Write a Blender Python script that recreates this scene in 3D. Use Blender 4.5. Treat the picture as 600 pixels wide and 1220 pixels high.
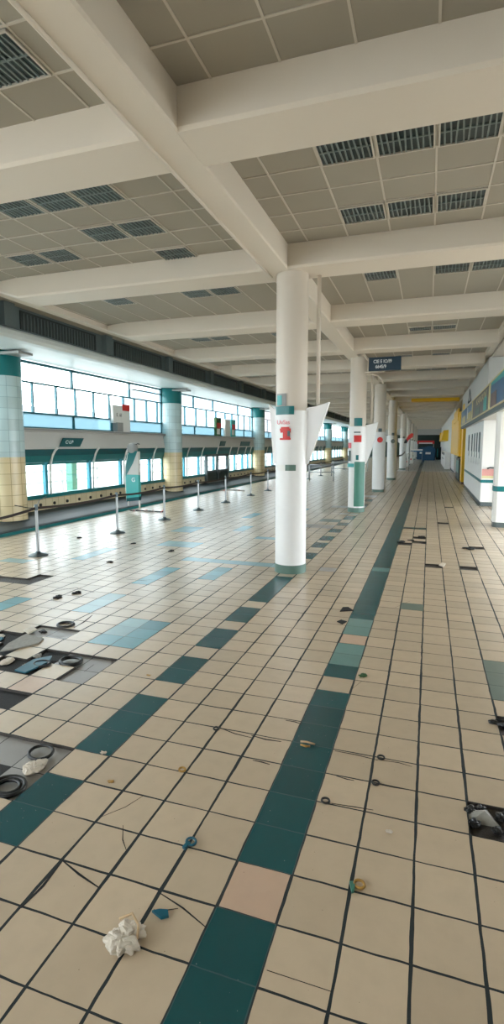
import bpy, bmesh, math, random
from mathutils import Vector, Matrix
random.seed(7)
for o in list(bpy.data.objects): bpy.data.objects.remove(o)
SC = bpy.context.scene; COL = SC.collection
PI = math.pi; T = 0.30

# ------------------------------------------------------------------ camera
cam = bpy.data.cameras.new('camera'); camo = bpy.data.objects.new('camera', cam); COL.objects.link(camo)
camo.location = (0.597, -1.830, 2.221)
camo.rotation_euler = (PI/2 - 0.111095, 0, 0.324347)
cam.sensor_fit = 'VERTICAL'; cam.sensor_height = 36.0; cam.sensor_width = 36.0*600/1220
cam.lens = 623.94*36/1220; cam.shift_y = -10/1220
cam.clip_start = 0.05; cam.clip_end = 600
SC.camera = camo
# ------------------------------------------------------------------ world, sun, exposure
W = bpy.data.worlds.new('overcast_sky'); SC.world = W; W.use_nodes = True
nt = W.node_tree; nt.nodes.clear()
bg = nt.nodes.new('ShaderNodeBackground'); ow = nt.nodes.new('ShaderNodeOutputWorld')
bg.inputs[0].default_value = (0.89, 0.955, 1.0, 1); bg.inputs[1].default_value = 9.8
nt.links.new(bg.outputs[0], ow.inputs[0])
sd = bpy.data.lights.new('sun', 'SUN'); sd.energy = 1.2; sd.angle = math.radians(25); sd.color = (1, .95, .86)
so = bpy.data.objects.new('sun', sd); COL.objects.link(so)
so.rotation_euler = (math.radians(52), 0, math.radians(-118)); so.location = (-20, 0, 20)
SC.view_settings.view_transform = 'Standard'; SC.view_settings.look = 'None'
SC.view_settings.exposure = 0.0; SC.view_settings.gamma = 1.0; SC.view_settings.use_curve_mapping = False

# ------------------------------------------------------------------ materials
def lin(c): return tuple(((v/255)/12.92 if v/255 <= .04045 else ((v/255+.055)/1.055)**2.4) for v in c)
class N:
    def __init__(s, name):
        s.m = bpy.data.materials.new(name); s.m.use_nodes = True; s.t = s.m.node_tree
        s.b = s.t.nodes['Principled BSDF']; s.out = s.t.nodes['Material Output']
    def n(s, kind, **kw):
        x = s.t.nodes.new(kind)
        for k, v in kw.items(): setattr(x, k, v)
        return x
    def l(s, a, b): s.t.links.new(a, b)
    def math(s, op, a, b=None, c=None):
        x = s.n('ShaderNodeMath', operation=op)
        for i, v in enumerate((a, b, c)):
            if v is None: continue
            if hasattr(v, 'links'): s.l(v, x.inputs[i])
            else: x.inputs[i].default_value = v
        return x.outputs[0]
    def mix(s, f, a, b):
        x = s.n('ShaderNodeMix', data_type='RGBA')
        for i, v in ((0, f), (6, a), (7, b)):
            if hasattr(v, 'links'): s.l(v, x.inputs[i])
            elif i == 0: x.inputs[0].default_value = v
            else: x.inputs[i].default_value = (*v[:3], 1)
        return x.outputs[2]
def paint(name, rgb, rough=.6, var=.06, scale=3.0, metal=0.0, bump=.0, spec=.5):
    k = N(name); c = lin(rgb)
    g = k.n('ShaderNodeTexCoord'); no = k.n('ShaderNodeTexNoise'); no.inputs['Scale'].default_value = scale; no.inputs['Detail'].default_value = 5
    k.l(g.outputs['Object'], no.inputs['Vector'])
    lo = tuple(v*(1-var*1.6) for v in c); hi = tuple(min(1, v*(1+var)) for v in c)
    k.l(k.mix(no.outputs['Fac'], lo, hi), k.b.inputs['Base Color'])
    k.b.inputs['Roughness'].default_value = rough; k.b.inputs['Metallic'].default_value = metal
    k.b.inputs['Specular IOR Level'].default_value = spec
    if bump:
        bn = k.n('ShaderNodeBump'); bn.inputs['Strength'].default_value = bump; bn.inputs['Distance'].default_value = .01
        n2 = k.n('ShaderNodeTexNoise'); n2.inputs['Scale'].default_value = scale*12; k.l(g.outputs['Object'], n2.inputs['Vector'])
        k.l(n2.outputs['Fac'], bn.inputs['Height']); k.l(bn.outputs['Normal'], k.b.inputs['Normal'])
    return k.m
def grout_mask(k, size=T, wx=.030, wy=.020):
    """position based square grid: returns mask, tile random"""
    g = k.n('ShaderNodeNewGeometry'); sx = k.n('ShaderNodeSeparateXYZ'); k.l(g.outputs['Position'], sx.inputs[0])
    wob = k.n('ShaderNodeTexNoise'); wob.inputs['Scale'].default_value = 5; wob.inputs['Detail'].default_value = 2; k.l(g.outputs['Position'], wob.inputs['Vector'])
    w = k.math('MULTIPLY', k.math('SUBTRACT', wob.outputs['Fac'], .5), .012)
    u = k.math('DIVIDE', k.math('ADD', sx.outputs[0], w), size); v = k.math('DIVIDE', k.math('ADD', sx.outputs[1], w), size)
    fu = k.math('FRACT', u); fv = k.math('FRACT', v)
    du = k.math('MINIMUM', fu, k.math('SUBTRACT', 1.0, fu)); dv = k.math('MINIMUM', fv, k.math('SUBTRACT', 1.0, fv))
    n3 = k.n('ShaderNodeTexNoise'); n3.inputs['Scale'].default_value = 1.7; n3.inputs['Detail'].default_value = 3; k.l(g.outputs['Position'], n3.inputs['Vector'])
    jj = k.math('MULTIPLY', n3.outputs['Fac'], 1.9)
    mu = k.math('LESS_THAN', du, k.math('MULTIPLY', jj, wx)); mv = k.math('LESS_THAN', dv, k.math('MULTIPLY', jj, wy))
    cb = k.n('ShaderNodeCombineXYZ'); k.l(k.math('FLOOR', u), cb.inputs[0]); k.l(k.math('FLOOR', v), cb.inputs[1])
    wn = k.n('ShaderNodeTexWhiteNoise', noise_dimensions='2D'); k.l(cb.outputs[0], wn.inputs['Vector'])
    return k.math('MAXIMUM', mu, mv), wn, g, n3, (sx, fu, fv)
def tile_mat(name, rgb, var=.10, grout=(24, 34, 36), rough=.27, rv=.05, wx=.030, wy=.020, dirt=.16, specks=False):
    k = N(name); c = lin(rgb)
    m, wn, g, big, (sx, fu, fv) = grout_mask(k, wx=wx, wy=wy)
    a = tuple(v*(1-var) for v in c); b2 = tuple(min(1, v*(1+var*.7)) for v in c)
    base = k.mix(wn.outputs['Value'], a, b2)
    dn = k.n('ShaderNodeTexNoise'); dn.inputs['Scale'].default_value = 9; dn.inputs['Detail'].default_value = 5; dn.inputs['Roughness'].default_value = .5
    k.l(g.outputs['Position'], dn.inputs['Vector'])
    dm = k.math('MULTIPLY', k.math('SMOOTH_MIN', k.math('MULTIPLY', k.math('SUBTRACT', dn.outputs['Fac'], .42), 3.0), 1.0, .1), dirt)
    dm = k.math('MAXIMUM', dm, 0.0)
    base = k.mix(dm, base, tuple(v*.55 for v in c))
    # sparse specks of grit
    sp = k.n('ShaderNodeTexVoronoi'); sp.inputs['Scale'].default_value = 14; k.l(g.outputs['Position'], sp.inputs['Vector'])
    spk = k.math('LESS_THAN', sp.outputs['Distance'], .035)
    base = k.mix(k.math('MULTIPLY', spk, .55), base, lin((70, 62, 52)))
    if specks:
        sv = k.n('ShaderNodeTexVoronoi'); sv.inputs['Scale'].default_value = 22; k.l(g.outputs['Position'], sv.inputs['Vector'])
        base = k.mix(k.math('MULTIPLY', k.math('LESS_THAN', sv.outputs['Distance'], .045), .7), base, lin((190, 196, 190)))
    k.l(k.mix(m, base, lin(grout)), k.b.inputs['Base Color'])
    k.l(k.math('MAXIMUM', k.math('MULTIPLY', m, .8), rough), k.b.inputs['Roughness'])
    k.l(k.math('MULTIPLY', k.math('SUBTRACT', 1.0, m), .12 if specks else .5), k.b.inputs['Coat Weight']); k.b.inputs['Coat Roughness'].default_value = .34
    # slight tilt of every tile and a sunk joint
    bn = k.n('ShaderNodeBump'); bn.inputs['Strength'].default_value = .45; bn.inputs['Distance'].default_value = .004
    h = k.math('SUBTRACT', 1.0, m)
    t1 = k.math('MULTIPLY', k.math('SUBTRACT', fu, .5), k.math('SUBTRACT', wn.outputs['Value'], .5))
    h2 = k.math('ADD', h, k.math('MULTIPLY', t1, 1.4))
    k.l(k.math('ADD', h2, k.math('MULTIPLY', big.outputs['Fac'], .5 if specks else 1.2)), bn.inputs['Height'])
    k.l(bn.outputs['Normal'], k.b.inputs['Normal'])
    return k.m
def wall_tile_mat(name, rgb, grout, size=.29, rough=.25, mode='cyl', var=.06):
    k = N(name); c = lin(rgb)
    g = k.n('ShaderNodeTexCoord'); sx = k.n('ShaderNodeSeparateXYZ'); k.l(g.outputs['Object'], sx.inputs[0])
    if mode == 'cyl': u = k.math('MULTIPLY', k.math('ARCTAN2', sx.outputs[1], sx.outputs[0]), 10/(2*PI))
    else: u = k.math('DIVIDE', sx.outputs[1], size)
    v = k.math('DIVIDE', sx.outputs[2], size)
    fu = k.math('FRACT', u); fv = k.math('FRACT', v)
    m = k.math('MAXIMUM', k.math('LESS_THAN', fu, .04), k.math('LESS_THAN', fv, .04))
    cb = k.n('ShaderNodeCombineXYZ'); k.l(k.math('FLOOR', u), cb.inputs[0]); k.l(k.math('FLOOR', v), cb.inputs[1])
    wn = k.n('ShaderNodeTexWhiteNoise', noise_dimensions='2D'); k.l(cb.outputs[0], wn.inputs['Vector'])
    base = k.mix(wn.outputs['Value'], tuple(q*(1-var*1.5) for q in c), tuple(min(1, q*(1+var)) for q in c))
    k.l(k.mix(m, base, lin(grout)), k.b.inputs['Base Color']); k.b.inputs['Roughness'].default_value = rough
    return k.m
def glass_mat(name, tint, mixf=.12):
    k = N(name); k.t.nodes.remove(k.b)
    tr = k.n('ShaderNodeBsdfTransparent'); tr.inputs[0].default_value = (*tint, 1)
    gl = k.n('ShaderNodeBsdfGlossy'); gl.inputs['Roughness'].default_value = .05
    mx = k.n('ShaderNodeMixShader'); mx.inputs[0].default_value = mixf
    k.l(tr.outputs[0], mx.inputs[1]); k.l(gl.outputs[0], mx.inputs[2]); k.l(mx.outputs[0], k.out.inputs[0])
    return k.m
def frosted_mat(name, rgb):
    k = N(name); k.t.nodes.remove(k.b)
    tl = k.n('ShaderNodeBsdfTranslucent'); tl.inputs[0].default_value = (*rgb, 1)
    tr = k.n('ShaderNodeBsdfTransparent'); tr.inputs[0].default_value = (*rgb, 1)
    mx = k.n('ShaderNodeMixShader'); mx.inputs[0].default_value = .45
    k.l(tl.outputs[0], mx.inputs[1]); k.l(tr.outputs[0], mx.inputs[2]); k.l(mx.outputs[0], k.out.inputs[0])
    return k.m
M = {}
M['floor_cream'] = tile_mat('cream_floor_tile', (200, 181, 155))
M['floor_pink'] = tile_mat('rosy_floor_tile', (205, 176, 152))
M['floor_teal'] = tile_mat('teal_floor_tile', (2, 74, 78), grout=(40, 80, 82), var=.14, rough=.24, rv=.02, wx=.012, wy=.010, dirt=.0, specks=True)
M['floor_ltteal'] = tile_mat('faded_teal_floor_tile', (98, 142, 138), grout=(60, 84, 84), wx=.012, wy=.012)
M['floor_blue'] = tile_mat('blue_teal_floor_tile', (70, 140, 152), grout=(50, 74, 80), var=.22, wx=.014, wy=.012)
M['floor_paleblue'] = tile_mat('pale_blue_floor_tile', (132, 172, 176), grout=(110, 130, 130), var=.15, wx=.014, wy=.012)
M['floor_grey'] = tile_mat('bare_grey_screed_tile', (152, 149, 144), grout=(60, 60, 60), var=.14, rough=.45, wx=.014, wy=.012)
M['floor_greygreen'] = tile_mat('grey_green_floor_tile', (104, 122, 112), grout=(62, 76, 70), wx=.016, wy=.012)
M['paving'] = tile_mat('grey_paving', (150, 148, 142), grout=(96, 96, 92), var=.05, rough=.45, wx=.02, wy=.01)
M['screed'] = paint('dark_wet_screed', (62, 56, 50), .55, .5, 14, bump=.8)
M['soot'] = paint('black_bitumen', (22, 22, 22), .7, .4, 20, bump=.6)
M['joint'] = paint('dark_joint', (22, 22, 22), .8)
M['concrete_out'] = paint('outside_concrete', (176, 178, 176), .8, .05, .3)
M['beam'] = paint('cream_beam_paint', (228, 218, 203), .55, .03, .8)
M['ceil'] = paint('grey_ceiling_tile', (166, 160, 146), .75, .05, .9)
M['tbar'] = paint('ceiling_grid_bar', (206, 200, 188), .5)
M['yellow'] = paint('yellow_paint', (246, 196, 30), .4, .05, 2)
M['white'] = paint('white_paint', (236, 236, 232), .45, .03, 1.2)
M['colw'] = paint('column_white_paint', (240, 241, 240), .35, .03, 1.5)
M['colbeige'] = paint('column_beige_paint', (218, 208, 194), .45, .03, 1.5)
M['offwhite'] = paint('bulkhead_white', (206, 206, 202), .5, .04, .8)
M['grey'] = paint('light_grey_paint', (150, 152, 150), .5, .05, 2)
M['slate'] = paint('slate_grey_panel', (92, 106, 108), .6, .06, 1.5)
M['dark'] = paint('dark_louvre', (46, 54, 56), .6, .08, 3)
M['kerbdark'] = paint('dark_wet_kerb', (38, 50, 54), .6, .25, 4, bump=.3)
M['teal'] = paint('teal_paint', (10, 112, 114), .35, .06, 2)
M['tealdark'] = paint('dark_teal_paint', (10, 86, 92), .35, .06, 2)
M['teallight'] = paint('light_teal_paint', (62, 170, 168), .35, .05, 2)
M['frame'] = paint('teal_window_frame', (24, 98, 110), .35, .06, 3)
M['bluepost'] = paint('blue_teal_post', (46, 140, 160), .35, .06, 3)
M['tileblue'] = wall_tile_mat('pale_blue_wall_tile', (190, 214, 216), (150, 180, 186))
M['tilecream'] = wall_tile_mat('cream_wall_tile', (226, 208, 166), (166, 146, 108))
M['tilecream_w'] = wall_tile_mat('cream_wall_tile_flat', (222, 208, 172), (160, 144, 112), mode='flat')
M['glass'] = glass_mat('clear_glass', (.96, .98, .98), .08)
M['glassblue'] = frosted_mat('pale_blue_frosted_glass', (.30, .39, .42))
M['chrome'] = paint('brushed_steel', (170, 174, 176), .28, .05, 30, metal=.9)
M['steelbase'] = paint('dull_steel_base', (96, 106, 108), .35, .1, 20, metal=.7)
M['belt'] = paint('brown_black_belt', (50, 38, 32), .7, .1, 10)
M['red'] = paint('red_paint', (214, 48, 44), .45)
M['pink'] = paint('pink_print', (232, 120, 128), .5)
M['darkblue'] = paint('navy_sign_face', (12, 52, 74), .35, .06, 2)
M['signwhite'] = paint('sign_lettering_white', (232, 238, 240), .5, .02)
M['skirt'] = paint('dark_grey_skirting', (88, 98, 98), .45, .1, 6)
M['greenbase'] = paint('grey_green_skirting', (92, 122, 112), .4, .12, 6)
M['greenpanel'] = paint('green_notice_panel', (70, 128, 112), .4, .08, 3)
M['darkgreen'] = paint('dark_green_panel', (22, 48, 42), .5, .2, 3)
M['black'] = paint('black_plastic', (18, 19, 20), .35, .2, 20)
M['rag'] = paint('dirty_white_plastic', (206, 196, 180), .55, .12, 30)
M['greyrag'] = paint('grey_sheeting', (150, 148, 140), .6, .2, 30)
M['bluerag'] = paint('teal_blue_shard', (20, 92, 112), .3, .1, 20)
M['brass'] = paint('yellow_brown_scrap', (170, 130, 60), .5, .2, 30)
M['twig'] = paint('pale_twig', (196, 168, 130), .7)
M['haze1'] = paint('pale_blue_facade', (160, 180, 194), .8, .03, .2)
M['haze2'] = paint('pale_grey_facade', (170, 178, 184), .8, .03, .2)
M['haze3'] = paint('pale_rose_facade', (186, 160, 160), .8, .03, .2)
M['hazewin'] = paint('facade_window_blue', (110, 134, 152), .4)
M['boardblue'] = paint('shop_board_blue', (30, 104, 150), .3, .25, 6)
M['boarddark'] = paint('shop_board_dark', (70, 74, 72), .3, .35, 8)
M['boardbrown'] = paint('shop_board_brown', (120, 92, 84), .35, .2, 6)
M['boardyellow'] = paint('shop_board_yellow', (206, 190, 110), .4, .2, 8)
M['creamframe'] = paint('cream_board_frame', (220, 208, 160), .5)
M['salmon'] = paint('salmon_panel', (222, 160, 152), .5)
M['lampdark'] = paint('dark_lamp_reflector', (44, 62, 66), .3, .4, 9, metal=.2)
M['lampfin'] = paint('lamp_fin', (128, 142, 140), .35, .3, 12)
M['tarp'] = paint('blue_tarpaulin', (20, 74, 110), .5, .4, 1.5)
M['foliage'] = paint('dark_leaf', (44, 84, 40), .7, .4, 4)

# ------------------------------------------------------------------ mesh helpers
class MB:
    def __init__(s): s.v = []; s.f = []; s.mi = []; s.sm = []
    def add(s, vs, fs, mi=0, smooth=False):
        b = len(s.v); s.v += [tuple(v) for v in vs]
        for f in fs: s.f.append([b+i for i in f]); s.mi.append(mi); s.sm.append(smooth)
    def box(s, x0, x1, y0, y1, z0, z1, mi=0):
        if x0 > x1: x0, x1 = x1, x0
        if y0 > y1: y0, y1 = y1, y0
        if z0 > z1: z0, z1 = z1, z0
        vs = [(x, y, z) for z in (z0, z1) for y in (y0, y1) for x in (x0, x1)]
        s.add(vs, [(0, 2, 3, 1), (4, 5, 7, 6), (0, 1, 5, 4), (2, 6, 7, 3), (0, 4, 6, 2), (1, 3, 7, 5)], mi)
        return s
    def prism(s, pts, axis, a, b, mi=0):
        """extrude 2-D polygon. axis 'y': pts=(x,z); 'x': pts=(y,z); 'z': pts=(x,y)"""
        def P(p, t):
            return {'y': (p[0], t, p[1]), 'x': (t, p[0], p[1]), 'z': (p[0], p[1], t)}[axis]
        n = len(pts); vs = [P(p, a) for p in pts]+[P(p, b) for p in pts]
        fs = [tuple(range(n)), tuple(range(2*n-1, n-1, -1))]+[(i, i+n, (i+1) % n+n, (i+1) % n) for i in range(n)]
        s.add(vs, fs, mi); return s
    def lathe(s, prof, cx=0, cy=0, seg=32, mi=0, a0=0, a1=2*PI, smooth=True):
        full = abs(a1-a0-2*PI) < 1e-6; n = seg if full else seg+1
        vs = []
        for (r, z) in prof:
            for i in range(n):
                a = a0+(a1-a0)*i/seg; vs.append((cx+r*math.sin(a), cy-r*math.cos(a), z))
        fs = []
        for j in range(len(prof)-1):
            for i in range(seg):
                k = (i+1) % n if full else i+1
                fs.append((j*n+i, j*n+k, (j+1)*n+k, (j+1)*n+i))
        s.add(vs, fs, mi, smooth)
        if full:
            if prof[0][0] > 1e-4: s.add([vs[i] for i in range(n)], [tuple(range(n-1, -1, -1))], mi)
            if prof[-1][0] > 1e-4: s.add([vs[(len(prof)-1)*n+i] for i in range(n)], [tuple(range(n))], mi)
        return s
    def patch(s, cx, cy, r, a0, a1, z0, z1, th=.006, mi=0, seg=8):
        a0, a1 = math.radians(a0), math.radians(a1); vs = []
        for i in range(seg+1):
            a = a0+(a1-a0)*i/seg
            for rr, z in ((r, z0), (r, z1), (r+th, z1), (r+th, z0)): vs.append((cx+rr*math.sin(a), cy-rr*math.cos(a), z))
        fs = [(0, 1, 2, 3), tuple(4*seg+i for i in (3, 2, 1, 0))]
        for i in range(seg):
            for j in range(4): k = (j+1) % 4; fs.append((4*i+j, 4*i+4+j, 4*i+4+k, 4*i+k))
        s.add(vs, fs, mi); return s
    def tube(s, pts, r, seg=8, mi=0, closed=False):
        pts = [Vector(p) for p in pts]; n = len(pts); rings = []
        for i, p in enumerate(pts):
            d = (pts[(i+1) % n]-pts[i-1]) if closed else (pts[min(i+1, n-1)]-pts[max(i-1, 0)])
            d.normalize(); up = Vector((0, 0, 1)) if abs(d.z) < .95 else Vector((1, 0, 0))
            a = d.cross(up).normalized(); b = a.cross(d)
            rr = r[i] if isinstance(r, (list, tuple)) else r
            rings.append([p+(a*math.cos(t)+b*math.sin(t))*rr for t in [2*PI*q/seg for q in range(seg)]])
        vs = [v for R in rings for v in R]; fs = []
        for i in range(n if closed else n-1):
            for q in range(seg):
                w = (q+1) % seg; j = (i+1) % n; fs.append((i*seg+q, i*seg+w, j*seg+w, j*seg+q))
        if not closed: fs += [tuple(range(seg-1, -1, -1)), tuple((n-1)*seg+q for q in range(seg))]
        s.add(vs, fs, mi, True); return s
    def build(s, name, mats, parent=None, loc=None, rotz=0, bevel=0, fix=True):
        me = bpy.data.meshes.new(name); me.from_pydata(s.v, [], s.f)
        if not isinstance(mats, (list, tuple)): mats = [mats]
        for m in mats: me.materials.append(M[m] if isinstance(m, str) else m)
        for p, i, sm in zip(me.polygons, s.mi, s.sm): p.material_index = i; p.use_smooth = sm
        if fix:
            b = bmesh.new(); b.from_mesh(me); bmesh.ops.recalc_face_normals(b, faces=b.faces)
            b.to_mesh(me); b.free()
        me.update()
        o = bpy.data.objects.new(name, me); COL.objects.link(o)
        if parent: o.parent = parent
        if loc: o.location = loc
        o.rotation_euler.z = rotz
        if bevel:
            bv = o.modifiers.new('bevel', 'BEVEL'); bv.width = bevel; bv.segments = 2; bv.limit_method = 'ANGLE'
        return o
def tag(o, label=None, cat=None, group=None, kind=None):
    if label: o['label'] = label
    if cat: o['category'] = cat
    if group: o['group'] = group
    if kind: o['kind'] = kind
    return o
def empty(name, loc, label, cat, group=None, rotz=0):
    o = bpy.data.objects.new(name, None); COL.objects.link(o); o.location = loc; o.rotation_euler.z = rotz
    o.empty_display_size = .2
    return tag(o, label, cat, group)
def struct(o, label=None): o['kind'] = 'structure'; o['label'] = label or o.name; return o
def copy_tree(o, parent=None, loc=None, label=None):
    c = o.copy(); COL.objects.link(c)
    if parent: c.parent = parent
    if loc is not None: c.location = loc
    if label: c['label'] = label
    for ch in list(o.children): copy_tree(ch, c)
    return c
def lettering(txt, size, mat, parent, mtx, name='lettering', ext=.002, shear=0, sx=1, bold=0):
    cu = bpy.data.curves.new(name, 'FONT'); cu.body = txt; cu.size = size; cu.extrude = ext; cu.shear = shear; cu.offset = bold
    cu.align_x = 'CENTER'; cu.align_y = 'CENTER'
    t = bpy.data.objects.new('tmp', cu); COL.objects.link(t); bpy.context.view_layer.update()
    me = bpy.data.meshes.new_from_object(t.evaluated_get(bpy.context.evaluated_depsgraph_get()))
    bpy.data.objects.remove(t); me.materials.clear(); me.materials.append(M[mat])
    me.transform(mtx @ Matrix.Diagonal((sx, 1, 1, 1)))
    o = bpy.data.objects.new(name, me); COL.objects.link(o); o.parent = parent
    return o
def face_mtx(origin, right, up):
    r = Vector(right).normalized(); u = Vector(up).normalized(); n = r.cross(u)
    m = Matrix((r, u, n)).transposed().to_4x4(); m.translation = Vector(origin); return m
ORD = ['nearest', 'second nearest', 'third nearest', 'fourth nearest', 'fifth nearest', 'sixth nearest', 'seventh nearest', 'eighth nearest', 'ninth nearest', 'tenth nearest', 'eleventh nearest', 'twelfth nearest', 'thirteenth nearest', 'fourteenth nearest']

# ================================================================== FLOOR
special = {}
def cells(i0, i1, j0, j1, m):
    for i in range(i0, i1+1):
        for j in range(j0, j1+1): special[(i, j)] = m
FM = ['floor_cream', 'floor_teal', 'floor_ltteal', 'floor_blue', 'floor_paleblue', 'floor_grey', 'floor_greygreen', 'floor_pink', 'screed', 'soot', 'paving']
CR, TE, LT, BL, PB, GR, GG, PK, SCR, SOOT, PAV = range(11)
# long right stripe
cells(-1, -1, -20, 160, TE)
for j in (1,): special[(-1, j)] = PK
special[(-1, 9)] = CR; special[(-1, 13)] = PK
for j in (11, 12, 14, 15, 25): special[(-1, j)] = LT
# broken left stripe
for a, b in ((-6, -6), (-3, -1), (1, 2), (4, 6), (8, 9), (11, 12), (14, 15), (17, 21), (23, 24), (27, 28), (31, 32), (34, 35), (38, 39), (42, 43), (46, 48), (52, 54), (58, 60), (64, 66)): cells(-6, -6, a, b, TE)
cells(-10, -9, 10, 12, BL); special[(-10, 12)] = PB; special[(-10, 11)] = PB; special[(-10, 10)] = BL
cells(-13, -13, 13, 15, PB); cells(-13, -13, 18, 21, BL); cells(-10, -10, 20, 22, BL)
cells(-13, -7, 24, 24, PB); cells(-17, -17, 12, 13, BL)
cells(-17, -15, 28, 29, PB); cells(-14, -14, 36, 38, BL); cells(-11, -10, 33, 33, PB); cells(-19, -18, 34, 36, PB)
cells(-20, -20, 22, 25, BL); cells(-24, -23, 20, 20, PB); cells(-16, -16, 44, 47, BL); cells(-12, -12, 50, 53, BL)
cells(4, 5, 10, 12, GG); cells(0, 1, 42, 42, TE)
special[(1, 18)] = GG
special[(-10, 6)] = PK
special[(-4, 24)] = GR
cells(-9, -7, 40, 41, GR); cells(-8, -7, 44, 45, GG); cells(-7, -6, 50, 50, GR); cells(-9, -6, 56, 57, GR); cells(-8, -6, 70, 72, GR)
pits = {}
for c in ((-14, 9), (-13, 9), (-13, 8), (-12, 7), (-11, 7), (-11, 8), (-10, 5), (-11, 5), (-8, 2), (-8, 1), (-9, 2)): pits[c] = SOOT
for c in ((3, 4), (4, 8), (2, 27), (4, 27), (5, 34), (1, 35), (0, 34), (1, 37), (-20, 16), (-19, 16), (-21, 16), (-19, 17), (3, 46), (4, 60)): pits[c] = SCR
for c in ((-8, 3), (-7, 3), (-7, 2), (-9, 3), (-10, 8), (-9, 7), (-9, 8), (-12, 10), (-13, 10)): pits[c] = GR
fb = MB(); I0, I1, J0, J1 = -31, 20, -27, 150
for i in range(I0, I1):
    for j in range(J0, J1):
        x0, x1, y0, y1 = i*T, (i+1)*T, j*T, (j+1)*T
        if (i, j) in pits:
            d = -.022; v = [(x0, y0, d), (x1, y0, d), (x1, y1, d), (x0, y1, d)]
            fb.add(v, [(0, 1, 2, 3)], pits[(i, j)])
            for (a, b, n) in (((x0, y0), (x1, y0), (i, j-1)), ((x1, y0), (x1, y1), (i+1, j)), ((x1, y1), (x0, y1), (i, j+1)), ((x0, y1), (x0, y0), (i-1, j))):
                if n not in pits: fb.add([(*a, d), (*b, d), (*b, 0), (*a, 0)], [(0, 1, 2, 3)], SCR)
        else:
            fb.add([(x0, y0, 0), (x1, y0, 0), (x1, y1, 0), (x0, y1, 0)], [(0, 1, 2, 3)], special.get((i, j), CR))
ye = J1*T
def fq(x0, x1, y0, y1, mi): fb.add([(x0, y0, 0), (x1, y0, 0), (x1, y1, 0), (x0, y1, 0)], [(0, 1, 2, 3)], mi)
fq(-11.2, I0*T, J0*T, 102, CR); fq(I1*T, 8, J0*T, 102, CR)
fq(I0*T, -2.0, ye, 102, CR); fq(-2.0, -.3, ye, 102, PAV); fq(-.3, 0, ye, 102, TE); fq(0, I1*T, ye, 102, PAV)
floor = struct(fb.build('floor', FM, fix=False), 'cream tiled concourse floor with teal stripes and missing tiles')
MB().add([(-300, -120, -.35), (120, -120, -.35), (120, 400, -.35), (-300, 400, -.35)], [(0, 1, 2, 3)])
g = MB(); g.add([(-300, -120, -.35), (120, -120, -.35), (120, 400, -.35), (-300, 400, -.35)], [(0, 1, 2, 3)])
struct(g.build('ground_outside', 'concrete_out', fix=False), 'pale apron outside the building')
# foundation slab below the floor so that the pits have something under them
g = MB(); g.box(-11.2, 8, -8.1, 102, -.34, -.03); struct(g.build('floor_slab', 'screed'), 'slab under the floor')

# ================================================================== CEILING
ZB, ZC = 5.05, 5.42
NB = 25
backs = [3.45+3.9*k for k in range(-2, NB)]           # rear edges of the cross beams
cb = MB()
cb.add([(-8.6, -8, ZC), (6.5, -8, ZC), (6.5, 102, ZC), (-8.6, 102, ZC)], [(3, 2, 1, 0)], 0)
cb.box(-11.4, 6.7, -8.1, 102, ZC+.02, ZC+.25, 0)
XL = [0.56+.63*k for k in range(-15, 4)]
for bk in backs:
    y0, y1 = bk, bk+3.23
    for x in XL: cb.box(x-.011, x+.011, y0, y1, ZC-.008, ZC+.01, 1)
    for r in (range(5) if bk < 4 else ()):
        y = bk+.5+.56*r
        for (xa, xb) in ((-7.5, -2.1), (-1.68, 2.35)): cb.box(xa, xb, y-.011, y+.011, ZC-.0085, ZC+.01, 1)
struct(cb.build('ceiling', ['ceil', 'tbar']), 'suspended ceiling of grey tiles')
# cross beams, each one piece with a tapered left end
lab = 'cream concrete cross beam'
for k, bk in enumerate(backs):
    yf = bk-.68
    b = MB()
    # main length with softened lower edges
    pr = [(yf, ZC), (yf, ZB+.03), (yf+.03, ZB), (bk-.03, ZB), (bk, ZB+.03), (bk, ZC)]
    b.prism(pr, 'x', -7.05, 2.32)
    # tapering haunch
    A = [(-7.05, y, z) for y, z in pr]; B = [(-7.75, yf+.12, ZC), (-7.75, yf+.12, ZC-.12), (-7.75, yf+.15, ZC-.14), (-7.75, bk-.15, ZC-.14), (-7.75, bk-.12, ZC-.12), (-7.75, bk-.12, ZC)]
    n = 6; b.add(A+B, [(i, (i+1) % n, (i+1) % n+n, i+n) for i in range(n)]+[tuple(range(n, 2*n))])
    o = b.build('ceiling_beam', 'beam')
    if k == 10: q = MB(); q.box(-.6, 2.30, yf-.03, bk+.02, ZB-.04, ZB+.16); q.build('yellow_glow_panel', 'yellow', o)  # yellow glow on this beam's right part, painted as an added panel
    struct(o, lab)
lb = MB(); zb2 = ZB-.004
lb.prism([(-2.10, ZC), (-2.10, ZB+.05), (-2.03, zb2), (-1.68, zb2), (-1.66, zb2+.02), (-1.66, ZC)], 'y', -8, 101)
lb.tube([(-2.02, -8, ZB-.015), (-2.02, 7.0, ZB-.015)], .02, 8)
struct(lb.build('ceiling_beam', 'beam'), 'long cream beam over the columns')
eb = MB(); eb.box(-7.95, -7.7, -8, 101, ZC-.13, ZC); eb.box(2.30, 2.5, -8, 101, ZC-.16, ZC)
struct(eb.build('trim_1', 'beam'), 'cream ceiling edge trim')

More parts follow.
